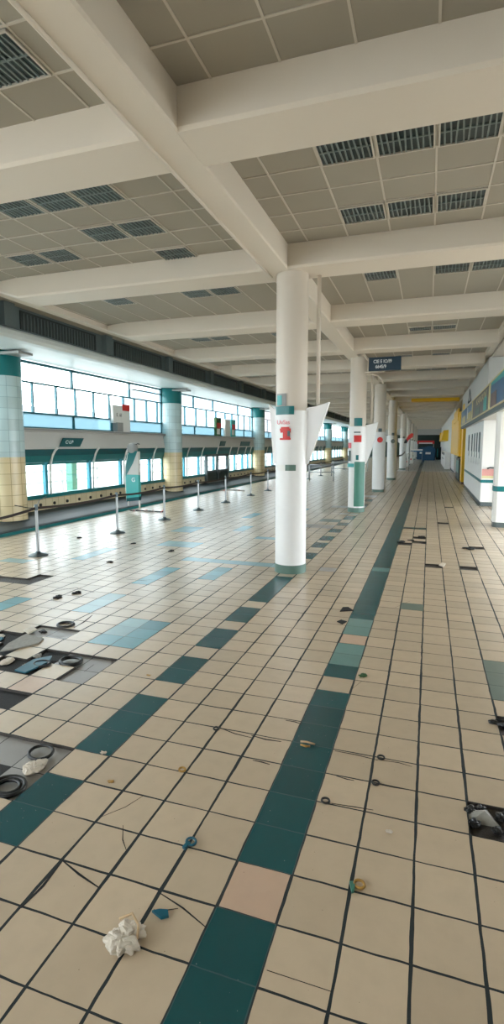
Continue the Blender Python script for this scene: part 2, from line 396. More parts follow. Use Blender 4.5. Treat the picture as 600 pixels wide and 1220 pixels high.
# recessed louvred lamps (unlit)
def make_lamp(x, y):
    t = empty('ceiling_light', (x, y, ZC), '', 'ceiling light', 'unlit louvred ceiling lights')
    w, d = .30, .265
    h = MB(); h.box(-w, w, -d, d, -.012, -.006); h.build('reflector', 'lampdark', t)
    f = MB()
    for a in ((-w, w, -d, -d+.018), (-w, w, d-.018, d), (-w, -w+.018, -d, d), (w-.018, w, -d, d)): f.box(*a, -.03, 0)
    f.build('frame', 'tbar', t)
    l = MB()
    for i in range(9):
        xx = -w+.06+i*(2*w-.12)/8; tw = random.uniform(-.015, .015)
        vs = [(xx-.008+tw, -d+.02, -.026), (xx+.008+tw, -d+.02, -.026), (xx+.008-tw, d-.02, -.026), (xx-.008-tw, d-.02, -.026)]
        vs += [(x_, y_, -.010) for x_, y_, z_ in vs]
        l.add(vs, [(0, 1, 2, 3), (4, 5, 6, 7), (0, 1, 5, 4), (1, 2, 6, 5), (2, 3, 7, 6), (3, 0, 4, 7)])
    l.box(-w+.02, w-.02, -.008, .008, -.027, -.010)
    l.build('louvre', 'lampfin', t)
    return t
lamps = []
X_ = lambda k: 0.56+.63*k+.315           # centre of ceiling cell k (k=0 starts at x=.56)
R_ = lambda bay, r: 3.45+3.9*bay+.5+.56*r+.28
def bayname(b): return {-1: 'before beam one', 0: 'behind first beam', 1: 'behind second beam', 2: 'behind third beam', 3: 'behind fourth beam', 4: 'behind fifth beam', 5: 'behind sixth beam'}.get(b)
spec = []
# (bay, row, cells, description)
spec += [(0, 0, (-2, -1, 0, 1), 'right front row'), (0, 3, (-2, -1, 0), 'right rear row')]
spec += [(0, 0, (-9, -8, -7), 'left front row'), (0, 2, (-8, -7), 'left middle row'), (0, 4, (-7,), 'left last row'), (0, 3, (-11, -10), 'far left row')]
spec += [(-1, 3, (-6, -7), 'left side')]
spec += [(1, 1, (-2, 0, 1), 'right side'), (1, 1, (-11,), 'far left'), (1, 1, (-8, -7), 'left side')]
spec += [(2, 3, (-1, 0), 'right side'), (2, 2, (-11, -10), 'far left'), (2, 2, (-7,), 'left side')]
spec += [(3, 4, (-2, 0), 'right side'), (3, 2, (-10, -9), 'left side')]
spec += [(4, 4, (-1, 0), 'right side'), (4, 2, (-7,), 'left side'), (5, 4, (-1, 1), 'right side')]
lamp0 = None; used = {}
SIDE = ['leftmost', 'second from left', 'third from left', 'fourth from left']
for bay, r, cs, d in spec:
    for n, c in enumerate(sorted(cs)):
        lb_ = 'dark louvred ceiling light %s, %s%s' % (bayname(bay), d, '' if len(cs) == 1 else ', '+SIDE[n])
        if lamp0 is None: lamp0 = make_lamp(0, 0); o = lamp0; o.location = (X_(c), R_(bay, r), ZC)
        else: o = copy_tree(lamp0, None, (X_(c), R_(bay, r), ZC))
        o['label'] = lb_.replace('second from left', 'second from its left')

# ================================================================== LEFT SIDE: clerestory, soffit, window wall
cw = MB(); cw.box(-8.85, -8.6, -8, 101, 4.9, ZC+.02); wl = struct(cw.build('wall_left', 'slate'), 'slate wall band above the soffit')
for k in range(-2, 22):
    y0 = 8.45+3.9*k; v = MB()
    v.box(-8.60, -8.575, y0, y0+.05, 4.93, 5.34); v.box(-8.60, -8.575, y0+2.9, y0+2.95, 4.93, 5.34)
    v.box(-8.60, -8.575, y0, y0+2.95, 5.31, 5.36); v.box(-8.598, -8.59, y0, y0+2.95, 4.93, 5.34)
    q = v.build('vent_grille', 'dark', wl)
    s = MB()
    for i in range(24): s.box(-8.59, -8.57, y0+.1+i*.118, y0+.125+i*.118, 4.93, 5.31)
    s.build('slat', 'slate', q)
    p = MB(); p.box(-8.6, -8.45, y0-.62, y0-.30, 4.9, ZC); p.build('pilaster', 'slate', wl)
# soffit shelf with rounded fascia
sf = MB()
pts = [(-8.80, 4.92), (-8.62, 4.90), (-8.55, 4.84), (-8.53, 4.74), (-8.57, 4.66), (-8.72, 4.64), (-9.4, 4.665), (-11.2, 4.72), (-11.2, 4.92)]
sf.prism(pts, 'y', -8, 101)
M['soffit'] = paint('soffit_pale_paint', (222, 232, 232), .4, .03, 1)
struct(sf.build('trim_2', 'soffit'), 'white soffit shelf above the windows')
WX = -10.6
LC = [-0.4, 9.65, 19.4, 31.9, 44.5, 57.5, 70.0, 83.0, 96.0]
# low tiled wall, sills, bulkhead
w = MB(); w.box(-10.85, -10.5, -8, 101, -.3, .62, 0); w.build('wall_left.001', 'tilecream_w'); o = bpy.data.objects['wall_left.001']; struct(o, 'low cream tiled wall under the windows')
b = MB()
for i in range(0, 60):
    y = 10.6+i*.55
    b.lathe([(.045, 0), (.045, .03), (.02, .035)], 0, 0, 10)
    n = 32
bm_ = MB()
for i in range(-4, 60):
    y = 10.45+i*.62; c = [(-10.5, y+.05*math.cos(a), .42+.05*math.sin(a)) for a in [2*PI*q/10 for q in range(10)]]
    c2 = [(-10.47, p[1], p[2]) for p in c]
    bm_.add(c+c2, [tuple(range(10, 20))]+[(q, (q+1) % 10, (q+1) % 10+10, q+10) for q in range(10)])
bm_.build('bolt_cap', 'black', o)
pl = MB(); pl.prism([(-10.5, -.3), (-10.5, .26), (-10.32, .20), (-9.75, .14), (-9.22, .12), (-9.15, .09), (-9.15, -.3)], 'y', -8, 101)
struct(pl.build('baseboard_left', 'kerbdark'), 'dark sloping kerb along the left wall')
pe = MB(); pe.box(-9.15, -9.13, -8, 101, 0, .075); struct(pe.build('trim_3', 'teal'), 'teal edge strip of the kerb')
bh = MB(); bh.prism([(-10.85, 2.10), (-10.42, 2.10), (-10.42, 2.16), (-10.52, 2.62), (-10.38, 2.64), (-10.38, 2.72), (-10.85, 2.72)], 'y', -8, 101)
struct(bh.build('wall_left.002', 'offwhite'), 'white bulkhead between upper and lower windows')
lg = MB(); lg.box(-10.40, -10.365, -8, 101, 2.655, 2.705); struct(lg.build('trim_4', 'grey'), 'grey ledge nosing')

def bar(mb, y0, z0, y1, z1, wd=.05, x0=-10.64, x1=-10.56):
    """bar between two points in the window plane"""
    d = Vector((0, y1-y0, z1-z0)); L = d.length; d.normalize(); nrm = Vector((0, -d.z, d.y))*wd/2
    P = [Vector((0, y0, z0))+nrm, Vector((0, y0, z0))-nrm, Vector((0, y1, z1))-nrm, Vector((0, y1, z1))+nrm]
    vs = [(x, p.y, p.z) for x in (x0, x1) for p in P]
    mb.add(vs, [(0, 1, 2, 3), (7, 6, 5, 4), (0, 4, 5, 1), (1, 5, 6, 2), (2, 6, 7, 3), (3, 7, 4, 0)])
wn = 0
def upper_window(y0, y1, v1, v2, v3, step=False):
    global wn; wn += 1
    zt, z1, z2, zs = 4.66, 4.06, 3.17, 2.72
    t = bpy.data.objects.new('window_%d' % wn, None); COL.objects.link(t); t['kind'] = 'structure'; t['label'] = 'upper window with teal frame'
    f = MB()
    bar(f, y0, zt-.03, y1, zt-.03, .07); bar(f, y0, z1, y1, z1, .05); bar(f, y0, z2, y1, z2, .05); bar(f, y0, zs+.02, y1, zs+.02, .05)
    bar(f, y0+.03, zs, y0+.03, zt, .06); bar(f, y1-.03, zs, y1-.03, zt, .06)
    for y in v1: bar(f, y, z1, y, zt, .06)
    for y in v2: bar(f, y, z2, y, z1, .045)
    for y in v3: bar(f, y, zs, y, z2, .08)
    if step: bar(f, y1-2.4, (z1+zt)/2+.05, y1, (z1+zt)/2+.05, .05)
    f.build('frame', 'frame', t)
    p = MB(); p.box(-10.603, -10.597, y0, y1, z1, zt); p.build('pane', 'glass', t)
    p = MB(); p.box(-10.603, -10.597, y0, y1, z2, z1); p.build('pane', 'glass', t)
    p = MB(); p.box(-10.603, -10.597, y0, y1, zs, z2); p.build('pane', 'glassblue', t)
def lower_window(y0, y1, posts, door=None):
    global wn; wn += 1
    t = bpy.data.objects.new('window_%d' % wn, None); COL.objects.link(t); t['kind'] = 'structure'; t['label'] = 'lower window under a teal awning panel'
    f = MB(); bar(f, y0, .67, y1, .67, .12, -10.66, -10.46); bar(f, y0, 1.66, y1, 1.66, .07)
    bar(f, y0+.04, .6, y0+.04, 2.1, .08); bar(f, y1-.04, .6, y1-.04, 2.1, .08)
    f.build('frame', 'teal', t)
    p = MB(); p.box(-10.603, -10.597, y0, y1, .7, 1.7); p.build('pane', 'glass', t)
    # awning: dark upper band and lighter lower band, bellied
    a = MB(); a.prism([(-10.60, 2.12), (-10.44, 2.12), (-10.46, 1.90), (-10.62, 1.90)], 'y', y0, y1); a.build('awning_panel', 'tealdark', t)
    a = MB(); a.prism([(-10.60, 1.90), (-10.46, 1.90), (-10.53, 1.70), (-10.62, 1.70)], 'y', y0, y1); a.build('awning_panel', 'teal', t)
    for y in posts:
        q = MB(); q.tube([(-10.42, y+.30, 2.13), (-10.41, y+.17, 2.05), (-10.42, y+.08, 1.92), (-10.44, y+.02, 1.75), (-10.47, y, 1.55), (-10.49, y, .70)], .035, 8); q.build('bracket', 'white', t)
        q = MB(); bar(q, y-.12, .7, y-.12, 1.7, .11, -10.63, -10.52); q.build('post', 'bluepost', t)
for n in range(len(LC)-1):
    y0, y1 = LC[n]+.42, LC[n+1]-.42
    if n == 1:
        upper_window(y0, y1, [12.9, 16.4], [11.05, 12.1, 13.05, 14.05, 15.0, 15.95, 16.75, 17.7, 18.6], [12.9, 15.1], True)
        lower_window(y0, y1, [11.55, 13.75, 15.7, 17.9])
    elif n == 2:
        upper_window(y0, y1, [22.3, 24.8, 28.7], [21.3, 22.6, 23.9, 25.2, 26.6, 27.7, 28.8, 29.9, 31.0], [22.4, 25.2, 27.6, 29.8], False)
        lower_window(y0, y1, [21.2, 22.9, 24.9, 26.9, 28.2, 29.6, 30.6])
    else:
        L = y1-y0
        upper_window(y0, y1, [y0+L*.3, y0+L*.62], [y0+L*q/9 for q in range(1, 9)], [y0+L*.25, y0+L*.55, y0+L*.8])
        lower_window(y0, y1, [y0+L*q/6 for q in range(1, 6)])
# double door in the second bay
d = bpy.data.objects.new('door_1', None); COL.objects.link(d); d['kind'] = 'structure'; d['label'] = 'dark framed double glass door'
f = MB(); 
for y in (23.45, 24.95, 26.45): f.box(-10.5, -10.36, y-.07, y+.07, .1, 1.72)
f.box(-10.5, -10.36, 23.4, 26.5, 1.62, 1.74); f.box(-10.5, -10.36, 23.4, 26.5, .78, .88); f.box(-10.5, -10.36, 23.4, 26.5, .1, .26)
f.build('frame', 'slate', d)
f = MB(); f.box(-10.46, -10.42, 23.5, 26.4, .26, .8); f.build('lower_panel', 'darkgreen', d)
f = MB(); f.box(-10.445, -10.435, 23.5, 26.4, .88, 1.62); f.build('pane', 'glass', d)
f = MB(); f.tube([(-10.33, 24.8, .7), (-10.33, 24.8, 1.3)], .018); f.tube([(-10.33, 25.1, .7), (-10.33, 25.1, 1.3)], .018); f.build('door_handle', 'chrome', d)

# parallelogram signs on the bulkhead
def bulk_sign(y0, y1, txt, label):
    t = empty('hanging_sign', (-10.40, (y0+y1)/2, 2.15), label, 'sign')
    h = (y1-y0)/2; sl = .14
    b = MB(); b.prism([(-h, .02), (h-sl, .02), (h+sl*.6, .30), (-h+sl*1.4, .30)], 'x', 0, .03); b.build('sign_board', 'tealdark', t)
    if txt: lettering(txt, .15, 'signwhite', t, face_mtx((.034, -.12, .165), (0, 1, 0), (0, 0, 1)), shear=.3, sx=1.3, bold=.004)
bulk_sign(11.9, 13.05, 'C·LB', 'small slanted teal sign with white lettering above the first lower windows')
bulk_sign(25.2, 26.1, '', 'plain slanted teal sign above the double door')
bulk_sign(28.55, 30.4, '', 'wide plain teal sign right of the double door')

# tiled columns against the windows
def tiled_column(y, label):
    t = empty('tiled_column', (-10.35, y, .0), label, 'column', 'tiled columns along the windows')
    r = .485
    MB().lathe([(r, .12), (r, 1.90)], seg=40).build('lower_cladding', 'tilecream', t)
    MB().lathe([(r-.002, 1.90), (r-.002, 4.04)], seg=40).build('upper_cladding', 'tileblue', t)
    MB().lathe([(r+.004, 4.04), (r+.004, 4.62), (r-.03, 4.70)], seg=40).build('top_band', 'teal', t)
    c = MB(); c.box(-.1, .95, -.40, .12, 4.56, 4.63); c.build('capital_plate', 'grey', t, bevel=.01)
    c = MB(); c.lathe([(r+.05, .05), (r+.05, .16), (r+.01, .18)], seg=40); c.build('plinth', 'kerbdark', t)
    return t
tc = tiled_column(LC[1], 'nearest big round tiled column, at the left edge of the photo')
for n, y in enumerate(LC[2:6]): copy_tree(tc, None, (-10.35, y, 0), ['big round tiled column behind the teal leaning kiosk, left of the door', 'round tiled column right of the double door', 'tiled column behind the first round white column', 'tiled column seen between the first two white columns'][n])
for n, y in enumerate(LC[6:]): copy_tree(tc, None, (-10.35, y, 0), ['tiled column far away, sixth along the windows', 'tiled column far away, seventh along the windows', 'tiled column at the far end of the window row'][n])
# thin black cables hung on the low wall by the near column
def cable(pts, label, r=.012):
    return tag(MB().tube(pts, r, 6).build('hanging_cable', 'black'), label, 'cable')
cable([(-9.86, 9.35, .62), (-9.8, 9.8, .50), (-9.9, 10.2, .46), (-10.3, 10.8, .60), (-10.45, 11.3, .66)], 'black cable sagging around the foot of the nearest tiled column')

# leaning kiosk between windows
k = empty('kiosk', (-10.02, 15.25, 0), 'tall teal and white information kiosk with round top on two legs', 'kiosk')
MB().prism([(-.27, .42), (.27, .42), (.27, 1.32), (-.27, 1.32)], 'y', -.08, .08).build('lower_panel', 'teallight', k)
MB().prism([(-.27, .30), (.27, .36), (.27, .50), (-.27, .42)], 'y', -.085, .085).build('lower_band', 'tealdark', k)
MB().prism([(-.27, 1.25), (.05, 1.75), (.25, 2.20), (-.08, 2.20), (-.16, 2.05), (-.25, 1.6)], 'y', -.085, .085).build('green_swoosh', 'teal', k)
MB().prism([(-.25, 1.30), (.27, 1.30), (.27, 2.18), (.05, 2.18)], 'y', -.075, .075).build('upper_panel', 'offwhite', k)
h = MB(); h.lathe([(.0, .1), (.17, .1), (.20, .06), (.20, -.06), (.17, -.1), (0, -.1)], 0, 0, 20)
h.v = [(v[0], v[2], 2.30+v[1]) for v in h.v]; h.build('round_top', 'grey', k)
h = MB(); h.tube([(.12, 0, 2.42), (.22, 0, 2.47), (.30, 0, 2.45)], .02); h.build('lamp_arm', 'steelbase', k)
MB().tube([(-.30, 0, .30), (-.34, 0, 1.2), (-.30, 0, 1.7), (-.18, 0, 2.12)], .025, 8).build('side_tube', 'white', k)
for x in (-.24, .24): MB().tube([(x, 0, .0), (x, 0, .36)], .03, 8).build('leg', 'white', k)
lettering('G', .22, 'signwhite', k, face_mtx((.05, -.083, 1.12), (1, 0, 0), (0, 0, 1)), name='emblem')
for c in list(k.children): pass
k.location = (-9.05+.0, 14.0, 0); k.scale = (.92, .92, .92)
# debris by the kiosk
dm = MB(); dm.tube([(-.62, 0, .025), (0, .03, .03), (.62, 0, .025)], .02, 5)
for i in range(14):
    a = random.uniform(0, 6.28); x = random.uniform(-.6, .6); y = random.uniform(-.06, .06)
    dm.tube([(x, y, .02), (x+.22*math.cos(a), y+.2*math.sin(a), .03+random.random()*.03)], .014, 5, mi=i % 3)
tag(dm.build('debris_heap', ['black', 'red', 'greyrag'], loc=(-8.3, 13.55, 0)), 'low heap of red and black scraps at the foot of the kiosk', 'debris')
dm2 = MB(); dm2.tube([(-.75, 0, .025), (0, .03, .03), (.75, 0, .025)], .02, 5)
for i in range(12):
    a = random.uniform(0, 6.28); x = random.uniform(-.7, .7); y = random.uniform(-.08, .08)
    dm2.tube([(x, y, .02), (x+.22*math.cos(a), y+.2*math.sin(a), .03+random.random()*.03)], .018, 5, mi=i % 2)
tag(dm2.build('debris_heap', ['greyrag', 'red'], loc=(-8.6, 22.2, 0)), 'pale scraps strewn before the double door', 'debris')

# light box poster on the ledge, displays further on
p = empty('poster_stand', (-10.45, 15.6, 2.72), 'white poster box with a red corner on the window ledge', 'poster')
b = MB(); b.box(-.12, .0, -.58, -.05, .32, .98); b.box(-.12, .0, -.05, .58, -.0+.01, .98); b.build('box', 'white', p, bevel=.01)
MB().box(.0, .008, .05, .56, .80, 1.04).build('red_corner', 'red', p)
MB().box(-.2, .06, -.40, -.02, 0, .34).build('pedestal', 'grey', p)
lettering('E . 61', .18, 'black', p, face_mtx((.006, -.18, .62), (0, 1, 0), (0, 0, 1)), sx=.9)
for (y, lbl, m2) in ((25.3, 'left one of two red and green displays on the far ledge', 'foliage'), (27.6, 'right one of two red and green displays on the far ledge', 'teallight')):
    q = empty('ledge_display', (-10.5, y, 2.72), lbl, 'display')
    MB().box(-.1, .05, -.35, .35, 0, 1.0).build('panel', m2 if m2 == 'teallight' else 'foliage', q, bevel=.02)
    MB().box(.05, .065, -.25, .3, .42, .72).build('red_patch', 'red', q)
    MB().box(.05, .062, -.3, .1, .1, .4).build('white_patch', 'white', q)
b = MB(); b.box(0, .12, -.42, .42, 0, .95); tag(b.build('blank_board', 'white', loc=(-10.5, 26.5, 2.72)), 'blank white panel between the two ledge displays', 'panel')

# ================================================================== MAIN COLUMNS
CY = [7.05, 15.9, 23.9, 33.2, 48, 60, 72, 84, 96]; CX = -1.67
def shaft(t, ztop=ZB):
    MB().lathe([(.27, .15), (.27, 1.93)], seg=40).build('lower_shaft', 'colw', t)
    MB().lathe([(.268, 1.93), (.268, ztop)], seg=40).build('upper_shaft', 'colbeige', t)
    MB().lathe([(.278, 0), (.278, .15)], seg=40).build('skirting', 'greenbase', t)
c1 = empty('round_column', (CX, CY[0], 0), 'nearest round column, white with a winged collar and red figure', 'column', 'round white columns'); shaft(c1)
def collar(t, left=True, right=True, zlo=1.90, zhi=2.72):
    b = MB(); b.lathe([(.276, zlo), (.285, zlo+.2), (.30, zhi-.1), (.305, zhi+.08)], seg=40)
    if right: b.prism([(.15, zlo+.02), (.295, zlo), (.37, zlo+.18), (.48, zlo+.5), (.66, zhi+.22), (.45, zhi+.16), (.27, zhi+.13), (.15, zhi+.1)], 'y', -.05, .05)
    if left: b.prism([(-.15, zlo+.02), (-.278, zlo), (-.30, zlo+.3), (-.36, zhi+.20), (-.28, zhi+.12), (-.15, zhi+.1)], 'y', -.16, -.08)
    return b.build('winged_collar', 'colw', t, bevel=.006)
collar(c1)
MB().patch(0, 0, .31, -42, 22, 2.73, 2.87).build('teal_notice', 'teal', c1)
MB().patch(0, 0, .272, -44, -4, 2.88, 3.08, th=.02).build('photo_board', 'grey', c1)
MB().patch(0, 0, .293, -40, -20, 2.89, 3.05).build('photo', 'teallight', c1)
def wrap_text(txt, size, mat, t, r, phi, z, name='lettering', sx=1):
    a = math.radians(phi)
    return lettering(txt, size, mat, t, face_mtx((r*math.sin(a), -r*math.cos(a), z), (math.cos(a), math.sin(a), 0), (0, 0, 1)), name, sx=sx)
wrap_text('\u0e1b\u0e34\u0e14\u0e1a\u0e23' if False else 'UvSas', .10, 'pink', c1, .318, -11, 2.60)
# red bell shaped figure with a grey mark
fz = 2.31
fig = MB()
rows = [(-24, 12, 0, .03), (-13, 10, .03, .12), (-22, 12, .12, .15), (-24, 12, .15, .19), (-20, 8, .19, .215)]
for a0, a1, z0, z1 in rows: fig.patch(0, 0, .305, a0, a1, fz+z0, fz+z1, th=.008, seg=5)
fig.build('red_figure', 'red', c1)
f2 = MB(); f2.patch(0, 0, .313, 2, 10, fz+.06, fz+.15, th=.004, seg=3); f2.build('grey_mark', 'slate', c1)
MB().patch(0, 0, .284, -42, -6, 1.79, 1.89).build('white_label', 'white', c1)
MB().patch(0, 0, .284, -6, 30, 1.79, 1.89).build('grey_label', 'greenbase', c1)
pp = MB(); pp.tube([(0, 0, 2.93), (0, 0, ZB)], .035, 10); tag(pp.build('drain_pipe', 'colbeige', loc=(-1.25, 7.22, 0)), 'slim cream pipe beside the nearest round column', 'pipe')
# second column
c2 = empty('round_column', (CX, CY[1], 0), 'second round column, with a tall green notice panel on its shaft', 'column', 'round white columns'); shaft(c2)
collar(c2, left=False, zlo=1.6, zhi=2.75)
MB().patch(0, 0, .28, -8, 62, .2, 1.68, th=.03).build('green_panel', 'greenpanel', c2)
MB().patch(0, 0, .29, -75, -12, 1.50, 1.62, th=.02).build('teal_notice', 'teallight', c2)
MB().patch(0, 0, .306, -15, 35, 2.84, 3.10).build('teal_notice', 'teal', c2)
MB().patch(0, 0, .306, -15, 32, 2.32, 2.54).build('red_notice', 'red', c2)
MB().patch(0, 0, .306, -15, 25, 2.62, 2.66).build('text_strip', 'slate', c2)
MB().patch(0, 0, .306, -62, -32, 2.12, 2.30).build('pink_notice', 'pink', c2)
MB().patch(0, 0, .302, -62, -36, 1.70, 2.04).build('slate_notice', 'slate', c2)
MB().patch(0, 0, .302, 0, 16, 1.74, 1.9).build('small_notice', 'teal', c2)
pp = MB(); pp.tube([(0, 0, 2.98), (0, 0, ZB)], .035, 10); tag(pp.build('drain_pipe', 'colbeige', loc=(-1.25, 16.05, 0)), 'slim cream pipe beside the second round column', 'pipe')
def far_column(y, n, label, disc=None):
    t = empty('round_column', (CX, y, 0), label, 'column', 'round white columns'); shaft(t)
    b = MB(); b.lathe([(.285, .12), (.295, 1.6), (.31, 2.84)], seg=32); b.prism([(-.45, 2.5), (-.15, 2.3), (-.15, 2.84), (-.45, 2.84)], 'y', -.1, 0)
    b.build('sleeve', 'colw', t)
    if disc:
        q = MB(); a_ = math.radians(12); n_ = 20
        for r_, th_ in ((.13, .02), ):
            ring_ = [(r_*math.cos(2*PI*z/n_), 2.47+r_*math.sin(2*PI*z/n_)) for z in range(n_)]
            q.prism([(x_+.31*math.sin(a_), z_) for x_, z_ in ring_], 'y', -.33, -.28)
        q.build('disc_badge', disc, t)
    q = MB(); q.box(-.02, .14, -.38, -.29, 2.84, 3.0); q.build('loudspeaker', 'slate', t, bevel=.02)
    return t
far_column(CY[2], 2, 'third round column, with a round orange red badge on a white sleeve', 'red')
far_column(CY[3], 3, 'fourth round column, with a small dark speaker box, behind the third', 'slate')
for n, y in enumerate(CY[4:]): far_column(y, 4, ['fifth round column, where the black belt ends', 'sixth round column, far down the row', 'seventh round column, far down the row', 'eighth round column, nearly at the end', 'last round column at the far end'][n])
# curved brace by the sign
br = MB(); br.tube([(0, 0, 0), (.22, 0, .0), (.38, 0, -.05), (.48, 0, -.16), (.54, 0, -.30)], .03, 8)
tag(br.build('curved_brace', 'beam', loc=(-1.42, 15.8, 4.50)), 'curved cream brace beneath the navy sign', 'brace')
# navy hanging sign
s = empty('hanging_sign', (-.83, 15.65, 4.58), 'navy blue sign with two lines of white lettering, bracketed to the second column', 'sign')
MB().box(-.50, .50, -.05, .05, 0, .42).build('board', 'darkblue', s, bevel=.006)
lettering('CIE E IO/I9', .145, 'signwhite', s, face_mtx((-.07, -.055, .28), (1, 0, 0), (0, 0, 1)), sx=.85, bold=.003)
lettering('664S/9', .145, 'signwhite', s, face_mtx((-.12, -.055, .12), (1, 0, 0), (0, 0, 1)), sx=.85, bold=.003)
MB().tube([(-.62, .02, .47), (-.56, 0, .36), (-.50, 0, .30)], .02, 6).build('bracket', 'beam', s)
MB().tube([(-.62, .02, -.03), (.0, .0, -.03)], .02, 6).build('bracket', 'beam', s)

# ================================================================== STANCHIONS
def make_post():
    t = empty('barrier_post', (0, 0, 0), '', 'barrier post', 'chrome barrier posts along the left kerb')
    MB().lathe([(.19, 0), (.19, .015), (.15, .035), (.06, .06), (.04, .09)], seg=28).build('base', 'steelbase', t)
    MB().lathe([(.03, .05), (.03, .94)], seg=16).build('pole', 'chrome', t)
    MB().lathe([(.036, .92), (.036, 1.02), (.03, 1.04)], seg=16).build('cap', 'steelbase', t)
    return t
PY = [6.68, 9.55, 12.05, 14.5, 17.05, 20.1, 22.7, 25.6, 28.6, 32, 36, 41, 47]
p0 = make_post(); PXs = -6.83
for n, y in enumerate(PY):
    o = p0 if n == 0 else copy_tree(p0)
    o.location = (PXs, y, 0); o['label'] = '%s chrome barrier post from the photo\'s left edge' % ORD[n]
ry = [3.9]+PY
for n in range(len(ry)-1):
    a, b = ry[n], ry[n+1]; sag = .05 if n else .10
    m = MB(); N_ = 12
    for k_ in range(N_):
        u, v = k_/N_, (k_+1)/N_; ya, yb = a+(b-a)*u, a+(b-a)*v
        za, zb_ = .97-4*sag*u*(1-u), .97-4*sag*v*(1-v)
        m.add([(x, y, z+dz) for (y, z) in ((ya, za), (yb, zb_)) for x in (-.008, .008) for dz in (-.025, .025)],
              [(0, 1, 5, 4), (2, 6, 7, 3), (0, 4, 6, 2), (1, 3, 7, 5)])
    lbl = 'dark belt running from the photo edge to the nearest chrome post' if n == 0 else 'dark belt between the %s and %s chrome posts' % (ORD[n-1], ORD[n])
    tag(m.build('barrier_belt', 'belt', loc=(PXs, 0, 0), fix=False), lbl, 'barrier belt', 'dark belts between the chrome posts')
# steel railing frames further back
def railing(x, y, label):
    t = empty('railing_frame', (x, y, 0), label, 'railing', 'steel railing frames behind the first column')
    for dx in (-.75, .75): MB().tube([(dx, 0, 0), (dx, 0, 1.0)], .03, 8).build('leg', 'chrome', t)
    MB().tube([(-.75, 0, 1.0), (.75, 0, 1.0)], .03, 8).build('top_rail', 'chrome', t)
    MB().tube([(-.75, 0, .55), (.75, 0, .55)], .025, 8).build('middle_rail', 'chrome', t)
railing(-5.7, 30.5, 'left steel railing frame seen behind the nearest column'); railing(-5.3, 36, 'middle steel railing frame between the first two columns'); railing(-5.1, 44, 'farthest steel railing frame left of the second column')

# ================================================================== RIGHT SIDE
RX = 2.36
def rstruct(name, mb, mat, label): return struct(mb.build(name, mat), label)
# pillar
p = empty('square_pillar', (2.36, 13.6, 0), 'square white pillar with a teal band at the right edge', 'pillar')
MB().prism([(-.06, .35), (-.06, .08), (.02, 0), (.75, 0), (.75, .6), (-.0, .6)], 'z', .14, 3.11).build('shaft', 'white', p)
MB().prism([(.09, .35), (.09, .08), (.15, 0), (.75, 0), (.75, .6), (.09, .6)], 'z', 3.25, 5.2).build('upper_shaft', 'white', p)
MB().prism([(-.075, .36), (-.075, .075), (.015, -.015), (.76, -.015), (.76, .61), (-.0, .61)], 'z', .98, 1.12).build('band', 'teal', p)
MB().prism([(-.05, .34), (-.05, .085), (.03, .01), (.74, .01), (.74, .59), (-.0, .59)], 'z', 0, .14).build('skirting', 'skirt', p)
# booth
b = empty('ticket_booth', (2.42, 18.9, 0), 'white ticket booth with narrow dark windows and a teal line', 'booth')
MB().prism([(0, 0), (1.6, 0), (1.6, 9.6), (0, 9.6)], 'z', .15, 3.12).build('body', 'white', b, bevel=.02)
MB().box(.03, 1.57, .03, 9.57, 0, .15).build('skirting', 'skirt', b)
MB().prism([(-.01, -.01), (1.61, -.01), (1.61, 9.61), (-.01, 9.61)], 'z', .86, .97).build('teal_line', 'teal', b)
MB().box(0.03, 1.2, -.006, .01, 1.02, 1.12).build('cream_band', 'creamframe', b)
MB().box(0.03, 1.2, -.008, .01, 1.12, 1.36).build('salmon_band', 'salmon', b)
for y, w_ in ((1.0, .45), (2.2, .35), (3.4, .38), (4.7, .45), (6.6, .6)):
    q = MB(); q.box(-.015, .02, y, y+w_, 1.72, 2.72); wv = q.build('window', 'slate', b)
    q = MB(); q.box(-.02, -.012, y+.05, y+w_-.05, 2.0, 2.66); q.build('pane', 'darkgreen', wv)
    q = MB(); q.box(-.022, -.012, y+.05, y+w_*.8, 1.45, 1.95); q.build('notice', 'white', wv)
sm = MB(); sm.tube([(0, 0, 0), (.1, 0, .04), (.22, 0, .03), (.3, 0, .06)], .03, 7); sm.tube([(.25, 0, .03), (.27, .0, -1.37)], .018, 6)
tag(sm.build('bent_pipe', 'steelbase', loc=(2.60, 18.80, 1.38)), 'dark bent pipe on the front of the ticket booth', 'pipe')
# fascia with shop boards
fs = MB(); fs.box(2.26, 6.3, 9.0, 29.2, 3.12, 3.24); fs.box(2.26, 2.42, 9.0, 29.2, 3.24, 3.98)
rstruct('wall_right', fs, 'offwhite', 'white fascia and grey soffit over the shops')
fe = MB(); fe.box(2.20, 2.28, 9.0, 29.2, 3.10, 3.22); struct(fe.build('trim_5', 'slate'), 'dark lower edge of the fascia')
def board(y0, y1, label, base):
    t = empty('shop_board', (2.26, (y0+y1)/2, 3.22), label, 'shop board'); h = (y1-y0)/2
    f = MB(); 
    for a in ((-h, h, 0, .04), (-h, h, .74, .78), (-h, -h+.12, 0, .78), (h-.12, h, 0, .78)): f.box(-.09, 0, a[0], a[1], a[2], a[3])
    f.build('frame', 'creamframe', t); MB().box(-.07, 0, -h+.12, h-.12, .04, .74).build('face', base, t); return t, h
t, h = board(9.2, 14.75, 'nearest shop board, blue and teal with a brown picture', 'boardblue')
MB().prism([(-h+.2, .74), (h-.2, .74), (h-.2, .66), (0, .60), (-h+.2, .45)], 'x', -.075, -.065).build('teal_arc', 'teallight', t)
MB().box(-.078, -.065, 1.2, 2.5, .06, .42).build('brown_picture', 'boardbrown', t)
t, h = board(14.85, 21.2, 'middle shop board, dark grey with pale slanted lettering', 'boarddark')
lettering('KANXN', .34, 'creamframe', t, face_mtx((-.074, -.3, .55), (0, -1, 0), (0, 0, 1)), sx=3.0, shear=.3)
